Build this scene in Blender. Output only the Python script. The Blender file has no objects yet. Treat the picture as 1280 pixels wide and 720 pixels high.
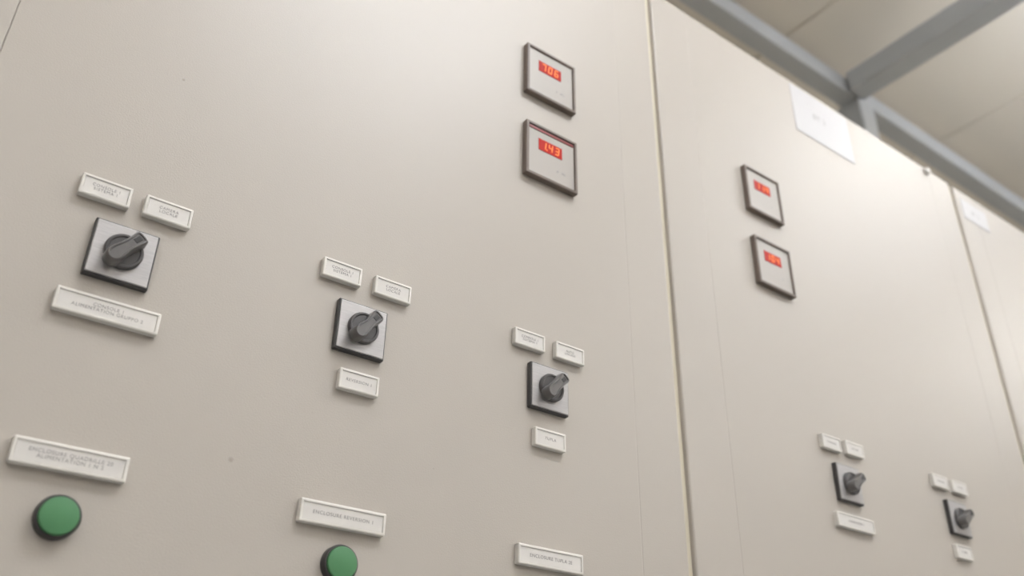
import bpy, bmesh, math
from mathutils import Matrix, Vector
import random
random.seed(3)
Z0=0.85
sc=bpy.context.scene
sc.view_settings.view_transform='Standard'
try: sc.view_settings.look='None'
except Exception: pass
COL=sc.collection

# ------------------------------------------------------------ materials
def srgb(r,g,b):
    f=lambda c:(c/12.92 if c<=0.04045 else ((c+0.055)/1.055)**2.4)
    return (f(r/255),f(g/255),f(b/255),1)
def mat(name,c,rough=.5,metal=0,nscale=60,namt=.04,bump=0,bscale=400,emis=None,estr=0,stretch=None,spec=.5,coat=0):
    m=bpy.data.materials.new(name);m.use_nodes=True
    nt=m.node_tree;b=nt.nodes['Principled BSDF']
    b.inputs['Roughness'].default_value=rough
    b.inputs['Metallic'].default_value=metal
    b.inputs['Specular IOR Level'].default_value=spec
    b.inputs['Coat Weight'].default_value=coat
    tc=nt.nodes.new('ShaderNodeTexCoord')
    mp=nt.nodes.new('ShaderNodeMapping');nt.links.new(tc.outputs['Object'],mp.inputs['Vector'])
    if stretch: mp.inputs['Scale'].default_value=stretch
    n=nt.nodes.new('ShaderNodeTexNoise');n.inputs['Scale'].default_value=nscale;n.inputs['Detail'].default_value=3
    nt.links.new(mp.outputs[0],n.inputs['Vector'])
    r=nt.nodes.new('ShaderNodeValToRGB')
    r.color_ramp.elements[0].position=.3;r.color_ramp.elements[1].position=.7
    r.color_ramp.elements[0].color=tuple(x*(1-namt) for x in c[:3])+(1,)
    r.color_ramp.elements[1].color=tuple(min(1,x*(1+namt)) for x in c[:3])+(1,)
    nt.links.new(n.outputs['Fac'],r.inputs[0]);nt.links.new(r.outputs[0],b.inputs['Base Color'])
    if bump:
        n2=nt.nodes.new('ShaderNodeTexNoise');n2.inputs['Scale'].default_value=bscale;n2.inputs['Detail'].default_value=2
        nt.links.new(tc.outputs['Object'],n2.inputs['Vector'])
        bp=nt.nodes.new('ShaderNodeBump');bp.inputs['Strength'].default_value=bump;bp.inputs['Distance'].default_value=.0006
        nt.links.new(n2.outputs['Fac'],bp.inputs['Height']);nt.links.new(bp.outputs[0],b.inputs['Normal'])
    if emis:
        b.inputs['Emission Color'].default_value=emis;b.inputs['Emission Strength'].default_value=estr
    return m
PAINT=mat('powder_coat_beige',srgb(178,171,163),rough=.37,nscale=1.5,namt=.012,bump=.28,bscale=520,spec=.38)
SIDE=mat('cabinet_body_paint',srgb(206,198,180),rough=.45,nscale=2,namt=.02)
LABEL=mat('label_holder_plastic',srgb(214,210,204),rough=.35,nscale=40,namt=.015)
INSERT=mat('label_insert',srgb(208,204,200),rough=.45,nscale=90,namt=.02)
INK=mat('label_ink',srgb(138,134,133),rough=.6)
INKF=mat('faint_ink',srgb(158,156,156),rough=.6)
BLACK=mat('black_plastic',srgb(58,56,56),rough=.42,nscale=80,namt=.05)
KNOB=mat('dark_grey_knob_plastic',srgb(92,89,88),rough=.28,nscale=120,namt=.05)
DISC=mat('dark_grey_disc_plastic',srgb(74,71,71),rough=.36,nscale=120,namt=.05)
SLOT=mat('knob_marker_grey',srgb(50,48,48),rough=.4)
SILVER=mat('brushed_silver_plate',srgb(176,173,173),rough=.42,metal=.3,nscale=60,namt=.08,stretch=(1,1,14))
MFACE=mat('meter_face_grey',srgb(172,166,160),rough=.38,nscale=20,namt=.02,spec=.35)
MFRAME=mat('meter_frame_dark',srgb(110,97,88),rough=.42,nscale=50,namt=.05)
LEDBG=mat('led_window_red',srgb(100,10,6),rough=.45,emis=srgb(222,40,22),estr=.50,spec=.15)
LEDON=mat('led_segment',srgb(160,60,30),rough=.45,emis=srgb(255,152,84),estr=.90,spec=.15)
REDREF=mat('painted_red_reflection',srgb(116,36,34),rough=.3,emis=srgb(140,30,26),estr=.08)  # dark red colour and faint glow stand in for a reflection
GREEN=mat('green_button_plastic',srgb(72,126,84),rough=.42,nscale=60,namt=.03,spec=.5)
PAPER=mat('white_card',srgb(188,186,188),rough=.42,nscale=10,namt=.01)
STEEL=mat('painted_grey_steel',srgb(170,173,177),rough=.5,nscale=4,namt=.03)
ZINC=mat('pale_zinc',srgb(215,212,208),rough=.5,metal=.0)
WALLM=mat('wall_paint',srgb(194,186,174),rough=.85,nscale=3,namt=.03)
CEILM=mat('ceiling_panel',srgb(216,209,198),rough=.7,nscale=1.2,namt=.03)
FLOORM=mat('floor_concrete',srgb(164,164,163),rough=.6,nscale=5,namt=.08)
LAMPM=mat('lamp_diffuser',srgb(245,245,245),rough=.4,emis=(1,1,1,1),estr=2)
# scuff marks on the paint of the doors, in object space
def add_scuffs(m,spots):
    nt=m.node_tree;b=nt.nodes['Principled BSDF']
    src=b.inputs['Base Color'].links[0].from_socket
    tc=nt.nodes.new('ShaderNodeTexCoord')
    for (x,z,r,a) in spots:
        d=nt.nodes.new('ShaderNodeVectorMath');d.operation='DISTANCE'
        nt.links.new(tc.outputs['Object'],d.inputs[0]);d.inputs[1].default_value=(x,0,z)
        mr=nt.nodes.new('ShaderNodeMapRange');mr.inputs[1].default_value=r*.4;mr.inputs[2].default_value=r
        mr.inputs[3].default_value=a;mr.inputs[4].default_value=0
        nt.links.new(d.outputs['Value'],mr.inputs[0])
        mx=nt.nodes.new('ShaderNodeMixRGB');mx.inputs[2].default_value=srgb(112,92,76)
        nt.links.new(mr.outputs[0],mx.inputs[0]);nt.links.new(src,mx.inputs[1]);src=mx.outputs[0]
    nt.links.new(src,b.inputs['Base Color'])

# ------------------------------------------------------------ mesh helpers
def mesh_from_bm(bm,name,m):
    me=bpy.data.meshes.new(name);bm.normal_update();bm.to_mesh(me);bm.free()
    if m: me.materials.append(m)
    return me
def obj(name,me,parent=None,loc=(0,0,0),rot=None):
    o=bpy.data.objects.new(name,me);COL.objects.link(o);o.location=loc
    if rot: o.rotation_euler=rot
    if parent: o.parent=parent
    return o
def box(name,x0,x1,y0,y1,z0,z1,m,bev=0,seg=2):
    bm=bmesh.new();bmesh.ops.create_cube(bm,size=1)
    for v in bm.verts:
        v.co=((x0+x1)/2+v.co.x*(x1-x0),(y0+y1)/2+v.co.y*(y1-y0),(z0+z1)/2+v.co.z*(z1-z0))
    if bev: bmesh.ops.bevel(bm,geom=bm.edges[:],offset=bev,segments=seg,affect='EDGES',profile=.5)
    return mesh_from_bm(bm,name,m)
def tray(name,w,h,t,bev,rim,rec,m):
    """block with a raised rim round a recessed front (front = -Y, back at y=0)"""
    bm=bmesh.new();bmesh.ops.create_cube(bm,size=1)
    for v in bm.verts: v.co=(v.co.x*w,-t/2+v.co.y*t,v.co.z*h)
    bmesh.ops.bevel(bm,geom=bm.edges[:],offset=bev,segments=2,affect='EDGES',profile=.5)
    bm.faces.ensure_lookup_table()
    f=max([f for f in bm.faces if f.normal.y<-.99],key=lambda f:f.calc_area())
    bmesh.ops.inset_region(bm,faces=[f],thickness=rim,depth=0)
    bmesh.ops.inset_region(bm,faces=[f],thickness=.0005,depth=0)
    for v in f.verts: v.co.y+=rec
    return mesh_from_bm(bm,name,m)
def lathe(name,prof,m,seg=48,smooth=True):
    bm=bmesh.new();rings=[]
    for r,y in prof:
        if r<1e-6: rings.append([bm.verts.new((0,y,0))])
        else: rings.append([bm.verts.new((r*math.cos(2*math.pi*i/seg),y,r*math.sin(2*math.pi*i/seg))) for i in range(seg)])
    for a,b in zip(rings[:-1],rings[1:]):
        for i in range(seg):
            j=(i+1)%seg
            if len(a)==1 and len(b)>1: bm.faces.new((a[0],b[i],b[j]))
            elif len(b)==1 and len(a)>1: bm.faces.new((a[i],b[0],a[j]))
            elif len(a)>1: bm.faces.new((a[i],b[i],b[j],a[j]))
    bmesh.ops.recalc_face_normals(bm,faces=bm.faces)
    me=mesh_from_bm(bm,name,m)
    if smooth:
        for p in me.polygons: p.use_smooth=True
        me.set_sharp_from_angle(angle=math.radians(32))
    return me
def text_mesh(s,size,m,bold=0):
    cu=bpy.data.curves.new('t','FONT');cu.body=s;cu.size=size;cu.align_x='CENTER';cu.align_y='CENTER'
    cu.space_line=.95;cu.space_character=1.15;cu.extrude=.00008;cu.offset=bold
    o=bpy.data.objects.new('t',cu);COL.objects.link(o)
    dg=bpy.context.evaluated_depsgraph_get()
    me=bpy.data.meshes.new_from_object(o.evaluated_get(dg));bpy.data.objects.remove(o)
    me.transform(Matrix.Rotation(math.pi/2,4,'X'))
    me.materials.clear();me.materials.append(m);me.name='lettering'
    return me
def tag(o,label,cat,group=None):
    o['label']=label;o['category']=cat
    if group:o['group']=group
def empty(name,loc):
    e=bpy.data.objects.new(name,None);e.empty_display_size=.02;COL.objects.link(e);e.location=loc;return e

# ------------------------------------------------------------ room
def struct(name,me):
    o=obj(name,me);o['kind']='structure';return o
CZ=2.95+Z0
RX0,RX1,RY0,RY1=-3.2,9.0,-5.0,1.0
struct('floor',box('floor',RX0,RX1,RY0,RY1,-.1,0,FLOORM))
struct('wall_back',box('wall_back',RX0,RX1,RY1,RY1+.15,0,CZ,WALLM))
struct('wall_front',box('wall_front',RX0,RX1,RY0-.15,RY0,0,CZ,WALLM))
struct('wall_left',box('wall_left',RX0-.15,RX0,RY0,RY1,0,CZ,WALLM))
struct('wall_right',box('wall_right',RX1,RX1+.15,RY0,RY1,0,CZ,WALLM))
bm=bmesh.new()
j=2.67-1.19*5
prof=[(RX0,CZ)]
while j<RX1:
    if j>RX0+.1: prof+= [(j-.010,CZ),(j-.006,CZ+.012),(j+.006,CZ+.012),(j+.010,CZ)]
    j+=1.19
prof.append((RX1,CZ));prof+=[(RX1,CZ+.12),(RX0,CZ+.12)]
a=[bm.verts.new((x,RY0,z)) for x,z in prof];b=[bm.verts.new((x,RY1,z)) for x,z in prof]
bm.faces.new(a);bm.faces.new(b[::-1])
for i in range(len(prof)):
    k=(i+1)%len(prof);bm.faces.new((a[i],b[i],b[k],a[k]))
bmesh.ops.recalc_face_normals(bm,faces=bm.faces)
struct('ceiling',mesh_from_bm(bm,'ceiling',CEILM))

lb=obj('steel_beam',box('steel_beam',RX0+.02,RX1-.02,.70,.78,2.67+Z0,2.755+Z0,STEEL,.006),None)
tag(lb,'grey painted steel wall beam running along above the cabinets','beam')
cb=obj('steel_rafter',box('steel_rafter',-2.8,2.8,-.052,.052,-.052,.052,STEEL,.008),None,(2.93,-2.11,2.715+Z0),(0,0,math.pi/2))
tag(cb,'grey painted steel rafter crossing under the ceiling panels','beam')
sc_=obj('steel_column',box('steel_column',-.055,.055,-.055,.055,0,2.67+Z0,STEEL,.008),None,(3.0,.745,0))
tag(sc_,'grey steel column standing behind the cabinet row, carrying the beam','column')

# ------------------------------------------------------------ cabinets
TOP=1.381+Z0
DT=.008
def door_mesh(x0,x1,z0,z1,t,grooves,m,rl=.0035,rr=.0035):
    r=.0035
    p=[(x0,t)]
    for i in range(5):
        a=math.pi/2*i/4;p.append((x0+rl-rl*math.cos(a),rl-rl*math.sin(a)))
    for g in sorted(grooves):
        p+=[(g-.0012,0),(g-.0004,.0004),(g+.0004,.0004),(g+.0012,0)]
    for i in range(5):
        a=math.pi/2*i/4;p.append((x1-rr+rr*math.sin(a),rr-rr*math.cos(a)))
    p.append((x1,t))
    bm=bmesh.new()
    zs=[z0,z1-r,z1-r*.3,z1]
    rows=[]
    for k,z in enumerate(zs):
        dy=[0,0,.0009,r][k]
        rows.append([bm.verts.new((x,max(y,dy) if y<r else y,z)) for x,y in p])
    n=len(p)
    for A,B in zip(rows[:-1],rows[1:]):
        for i in range(n):
            k=(i+1)%n;bm.faces.new((A[i],A[k],B[k],B[i]))
    bm.faces.new(rows[0]);bm.faces.new(rows[-1][::-1])
    bmesh.ops.remove_doubles(bm,verts=bm.verts,dist=1e-7)
    bmesh.ops.recalc_face_normals(bm,faces=bm.faces)
    return mesh_from_bm(bm,'door',m)
def cabinet(x0,x1,grooves,lab,gl=.0085,gr=.0055,rl=.0035,rr=.0035):
    e=empty('electrical_cabinet',((x0+x1)/2,.3,0))
    cx,cy=(x0+x1)/2,.3
    obj('body',box('body',x0+.0006-cx,x1-.0006-cx,DT-cy,.62-cy,.1,TOP-.002,SIDE,.0005,1),e)
    obj('plinth',box('plinth',x0+.003-cx,x1-.003-cx,.05-cy,.60-cy,0,.1,BLACK,.003),e)
    dm=door_mesh(x0+gl,x1-gr,.12,TOP,DT,grooves,PAINT,rl,rr)
    obj('door',dm,e,(-cx,-cy,0))
    tag(e,lab,'cabinet','row of electrical cabinets')
    return e
add_scuffs(PAINT,[(.287,.290+Z0,.0035,.30),(.157,.712+Z0,.0022,.35),(.52,.33+Z0,.0012,.2)])
cabinet(-1.02,-.019,[],'beige powder-coated electrical cabinet at the end of the row',gr=.0001,rr=.0014)
cabinet(-.019,.933,[.842],'beige steel cabinet with two meters and three rotary switches',gl=.0001,rl=.0014)
cabinet(.933,1.987,[1.036,1.885],'beige steel cabinet with two meters and a white card',gr=.008)
cabinet(1.987,3.0,[2.09],'beige steel cabinet with a small white card near its top',gl=.012)
cabinet(3.0,4.0,[],'plain beige steel cabinet further along the row')

# ------------------------------------------------------------ label plates
small=tray('label_plate',.0495,.0242,.0088,.0014,.0022,.0015,LABEL)
wide=tray('label_plate',.098,.0237,.0088,.0014,.0024,.0015,LABEL)
ins_s=box('insert',-.0213,.0213,-.0078,-.0071,-.0088,.0088,INSERT)
ins_w=box('insert',-.0454,.0454,-.0078,-.0071,-.0084,.0084,INSERT)
E=.0003
def label(x0,x1,z0,z1,txt,size=.0043,desc='',rotd=0):
    x,z=(x0+x1)/2,(z0+z1)/2
    w=(x1-x0)>.07
    o=obj('label_plate',wide if w else small,None,(x,E,z+Z0))
    if rotd:o.rotation_euler=(0,math.radians(rotd),0)
    obj('insert',ins_w if w else ins_s,o)
    if txt: obj('lettering',text_mesh(txt,size*.94,INK),o,(0,-.0079,0))
    tag(o,desc,'label','engraved label plates on the cabinet doors')
label(.0870,.1340,.5204,.5457,'CONSOLE 1\nSISTEMA 1',.0050,'small white label reading CONSOLE 1 SISTEMA 1 above a switch')
label(.1502,.1972,.5204,.5459,'CAMERA\nLOCALE',.0050,'small white label reading CAMERA LOCALE above a switch')
label(.0940,.1890,.3939,.4168,'CONSOLE 1\nALIMENTATION GRUPPO 2',.0052,'wide white label with two lines of text below a switch')
label(.0955,.1915,.2457,.2693,'ENCLOSURE QUADRILLE 20\nALIMENTATION 1 N 2',.0054,'wide white label with two lines of text above a green button')
label(.353,.400,.522,.547,'CONSOLE 1\nSISTEMA 1',.0050,'small white label reading CONSOLE 1 SISTEMA 1 above a switch')
label(.420,.468,.521,.546,'CAMERA\nLOCALE',.0050,'small white label reading CAMERA LOCALE above a switch')
label(.388,.437,.392,.417,'REVERSION 1',.0052,'small white label reading REVERSION 1 below a switch')
label(.362,.461,.242,.265,'ENCLOSURE REVERSION 1',.0056,'wide white label reading ENCLOSURE REVERSION 1 above a green button')
label(.626,.676,.518,.543,'CONSOLE 1\nSISTEMA 1',.0050,'small white label reading CONSOLE 1 SISTEMA 1 above a switch')
label(.694,.744,.518,.543,'AUTO\nLOCALE',.0048,'small white label reading AUTO LOCALE above a switch')
label(.659,.710,.388,.413,'TUPLA',.0058,'small white label reading TUPLA below a switch')
label(.635,.735,.240,.264,'ENCLOSURE TUPLA 2E',.0060,'wide white label reading ENCLOSURE TUPLA 2E',0)
label(1.260,1.313,.521,.546,'CONSOLE',.005,'small white label reading CONSOLE above a switch')
label(1.325,1.376,.524,.548,'LOCALE',.005,'small white label reading LOCALE above a switch')
label(1.269,1.368,.392,.417,'COMPRESSOR 1',.0055,'wide white label reading COMPRESSOR 1 below a switch')
label(1.585,1.635,.520,.544,'CONSOLE',.005,'small white label reading CONSOLE above a switch')
label(1.650,1.700,.521,.545,'LOCALE',.005,'small white label reading LOCALE above a switch')
label(1.614,1.664,.395,.418,'POMPA',.005,'small white label reading POMPA below a switch')

# ------------------------------------------------------------ rotary switches
sw_base=box('base',-.0315,.0315,-.008,0,-.0315,.0315,BLACK,.0014,3)
sw_plate=box('front_plate',-.0296,.0296,-.0095,-.0075,-.0296,.0296,SILVER,.0009,2)
sw_disc=lathe('knob',[(0,-.009),(.0190,-.009),(.0190,-.0140),(.0178,-.0156),(.0158,-.0156),(.0150,-.0145),(0,-.0145)],DISC)
def lever_mesh():
    """sculpted grip bar: rounded bulbous tail at -x, waisted middle, squarer head at +x"""
    bm=bmesh.new()
    out=[]
    for i in range(13):
        a=math.pi/2+math.pi*i/12
        out.append((-.0160+.0086*math.cos(a),.0086*math.sin(a)))
    half=[(-.0105,.0083),(-.003,.0068),(.004,.0065),(.012,.0072),(.0180,.0080),(.0208,.0070),(.0220,.0036)]
    out+=[(x,-z) for x,z in half]+[(x,z) for x,z in half[::-1]]
    levels=[(-.0142,1.0),(-.0245,.97),(-.0275,.92),(-.0294,.80)]
    rings=[]
    for y,s in levels:
        rings.append([bm.verts.new((x*(1-(1-s)*.45),y+(0 if y>-.015 else .0022*max(0,min(1,(x-.004)/.02))),z*s)) for x,z in out])
    n=len(out)
    for A,B in zip(rings[:-1],rings[1:]):
        for i in range(n):
            k=(i+1)%n;bm.faces.new((A[i],A[k],B[k],B[i]))
    bm.faces.new(rings[0]);top=bm.faces.new(rings[-1][::-1])
    bmesh.ops.recalc_face_normals(bm,faces=bm.faces)
    bmesh.ops.inset_region(bm,faces=[top],thickness=.0013,depth=0)
    bmesh.ops.inset_region(bm,faces=[top],thickness=.0004,depth=0)
    for v in top.verts: v.co.y+=.0012
    me=mesh_from_bm(bm,'lever',KNOB)
    for p in me.polygons: p.use_smooth=True
    me.set_sharp_from_angle(angle=math.radians(28))
    return me
lever=lever_mesh()
marker=box('marker',.0085,.0165,-.0278,-.0240,-.0028,.0028,SLOT,.0006,2)
def rot_switch(x,z,ang,desc):
    e=empty('rotary_switch',(x,E,z+Z0))
    obj('base',sw_base,e);obj('front_plate',sw_plate,e)
    k=obj('knob',sw_disc,e)
    k.rotation_euler=(0,-math.radians(ang),0)
    obj('lever',lever,k);obj('marker',marker,k)
    tag(e,desc,'switch','rotary selector switches')
for x,d,a in ((.1405,'black rotary switch on silver plate, wide label beneath it',52),(.4085,'black rotary switch with silver plate above the REVERSION 1 label',52),(.6835,'black rotary switch with silver plate above the TUPLA label',48),(1.318,'black rotary switch with silver plate above the COMPRESSOR label',36),(1.647,'black rotary switch with silver plate above the POMPA label',34)):
    rot_switch(x,.4692,a,d)

# ------------------------------------------------------------ panel meters
m_frame=tray('frame',.098,.098,.011,.0014,.0044,.0030,MFRAME)
m_face=box('face_plate',-.0435,.0435,-.0085,-.0075,-.0435,.0435,MFACE,.0003,1)
m_disp=box('display',-.0250,.0200,-.0093,-.0083,.0035,.0245,LEDBG,.0003,1)
m_top=box('reflection_strip',-.0425,.0425,-.0095,-.0083,.0380,.0425,REDREF)  # thin strip carrying the painted red reflection on the meter face
SEG={'0':'abcdef','1':'bc','2':'abdeg','3':'abcdg','4':'bcfg','5':'acdfg','6':'acdefg','7':'abc','8':'abcdefg','9':'abcdfg'}
def digits_mesh(s):
    bm=bmesh.new();h=.0062;w=.0060;th=.0017
    def bar(cx,cz,lx,lz,ox):
        r=bmesh.ops.create_cube(bm,size=1)
        for v in r['verts']:
            zz=cz+v.co.z*lz;v.co=(ox+cx+v.co.x*lx+zz*.12,-.0095+v.co.y*.0006,zz)
    n=sum(c!='.' for c in s);pitch=.0125;ox=-(n-1)/2*pitch
    for c in s:
        if c=='.':
            bar(w/2+.0028-pitch,-h,.0018,.0018,ox);continue
        for g in SEG[c]:
            {'a':lambda:bar(0,h,w,th,ox),'g':lambda:bar(0,0,w,th,ox),'d':lambda:bar(0,-h,w,th,ox),
             'b':lambda:bar(w/2,h/2,th,h,ox),'c':lambda:bar(w/2,-h/2,th,h,ox),
             'f':lambda:bar(-w/2,h/2,th,h,ox),'e':lambda:bar(-w/2,-h/2,th,h,ox)}[g]()
        ox+=pitch
    return mesh_from_bm(bm,'digits',LEDON)
def meter(x,z,s,unit,desc,red_refl=False):
    e=empty('panel_meter',(x,E,z+Z0))
    obj('frame',m_frame,e);obj('face_plate',m_face,e)
    d=obj('display',m_disp,e);obj('digits',digits_mesh(s),d,(-.0025,0,.014))
    obj('lettering',text_mesh(unit,.0065,INKF),e,(.018,-.0086,-.022))
    if red_refl: obj('reflection_strip',m_top,e)
    tag(e,desc,'meter','digital panel meters')
meter(.6885,1.0045,'706','V  Hz','square grey panel meter, dark frame, red digits reading 706')
meter(.6885,.8480,'1.43','A  Hz','square grey panel meter with a painted red reflection along its upper edge reading 1.43',True)
meter(1.1985,1.0005,'11.4','V','square grey panel meter, dark frame, red digits reading 11.4')
meter(1.1995,.8450,'104','A','square grey panel meter, dark frame, digits reading 104')

# ------------------------------------------------------------ push buttons
bt_body=lathe('bezel',[(0,0),(.0190,0),(.0190,-.0085),(.0182,-.0100),(.0170,-.0102),(.0168,-.008),(0,-.008)],BLACK,64)
bt_cap=lathe('cap',[(0,-.0082),(.0164,-.0082),(.0164,-.0118),(.0156,-.0128),(.0145,-.0131),(0,-.0133)],GREEN,64)
for x in (.1450,.4135):
    e=empty('push_button',(x,E,.2068+Z0))
    obj('bezel',bt_body,e);obj('cap',bt_cap,e)
    tag(e,'round green push button in a black bezel below a label','button','green push buttons')

# ------------------------------------------------------------ cards & bolt cap
def card(x0,x1,z0,z1,txt,size,desc,tx=0,tz=0):
    x,z=(x0+x1)/2,(z0+z1)/2
    o=obj('sign_card',box('sign_card',-(x1-x0)/2,(x1-x0)/2,-.0015,0,-(z1-z0)/2,(z1-z0)/2,PAPER,.0004,1),None,(x,E,z+Z0))
    obj('lettering',text_mesh(txt,size,INKF),o,(tx,-.0016,tz))
    tag(o,desc,'sign')
card(1.356,1.557,1.243,1.372,'BT 2',.020,'white rectangular card fixed near the top of a cabinet door',-.01,.005)
card(2.020,2.139,1.294,1.354,'BT 3',.016,'small white card fixed near the top of a cabinet door')
eb=lathe('bolt_cap',[(0,0),(.007,0),(.009,-.002),(.009,-.006),(.007,-.009),(0,-.010)],ZINC)
e=obj('bolt_cap',eb,None,(1.878,E,1.370+Z0));tag(e,'small pale bolt cap at the top edge of a cabinet door','bolt')

# ------------------------------------------------------------ lights
def luminaire(x,y,z,L,W,down,up,col=(.88,.93,1)):
    e=empty('ceiling_luminaire',(x,y,z))
    obj('housing',box('housing',-L/2,L/2,-W/2,W/2,.01,.06,STEEL,.01),e)
    obj('diffuser',box('diffuser',-L/2+.03,L/2-.03,-W/2+.02,W/2-.02,0,.012,LAMPM,.003),e)
    for sx in (-L/3,L/3):
        obj('hanger',box('hanger',sx-.005,sx+.005,-.005,.005,.058,CZ-z,STEEL),e)
    tag(e,'long grey fluorescent luminaire hanging from the ceiling','lamp','ceiling luminaires')
    for nm,pw,zz,rx in (('tube_light',down,-.01,0),('added_ceiling_fill',up,.075,math.pi)):  # upward light is added to brighten the ceiling and beams
        l=bpy.data.lights.new(nm,'AREA');l.shape='RECTANGLE';l.size=L-.1;l.size_y=W-.05;l.energy=pw;l.color=col
        lo=bpy.data.objects.new(nm,l);COL.objects.link(lo);lo.location=(0,0,zz);lo.rotation_euler=(rx,0,0);lo.parent=e
LZ=2.42+Z0
for x,y,p,u in ((-1.4,-1.5,10,48),(1.05,-1.35,28,62),(3.5,-1.05,9,76),(6.6,-1.5,10,130)):
    luminaire(x,y,LZ,1.3,.4,p,u)
for x in (-1,2,5): luminaire(x,-3.9,LZ,1.5,.4,14,60)  # unseen rear row, added as fill for even light

w=bpy.data.worlds.new('world');sc.world=w;w.use_nodes=True
w.node_tree.nodes['Background'].inputs[0].default_value=(.9,.9,.9,1);w.node_tree.nodes['Background'].inputs[1].default_value=.3

# ------------------------------------------------------------ camera
R=Matrix([[0.80391,-0.59452,0.01657],[-0.30456,-0.38757,0.87008],[-0.51086,-0.70451,-0.49263]])
q=R.transposed().to_quaternion().normalized()
cd=bpy.data.cameras.new('camera');cam=bpy.data.objects.new('camera',cd);COL.objects.link(cam)
cam.rotation_mode='QUATERNION';cam.rotation_quaternion=q;cam.location=(0,-.8623,Z0)
cd.sensor_width=36;cd.lens=1137.5*36/1280;cd.clip_start=.02
cd.dof.use_dof=True;cd.dof.focus_distance=1.06;cd.dof.aperture_fstop=3.6
sc.camera=cam
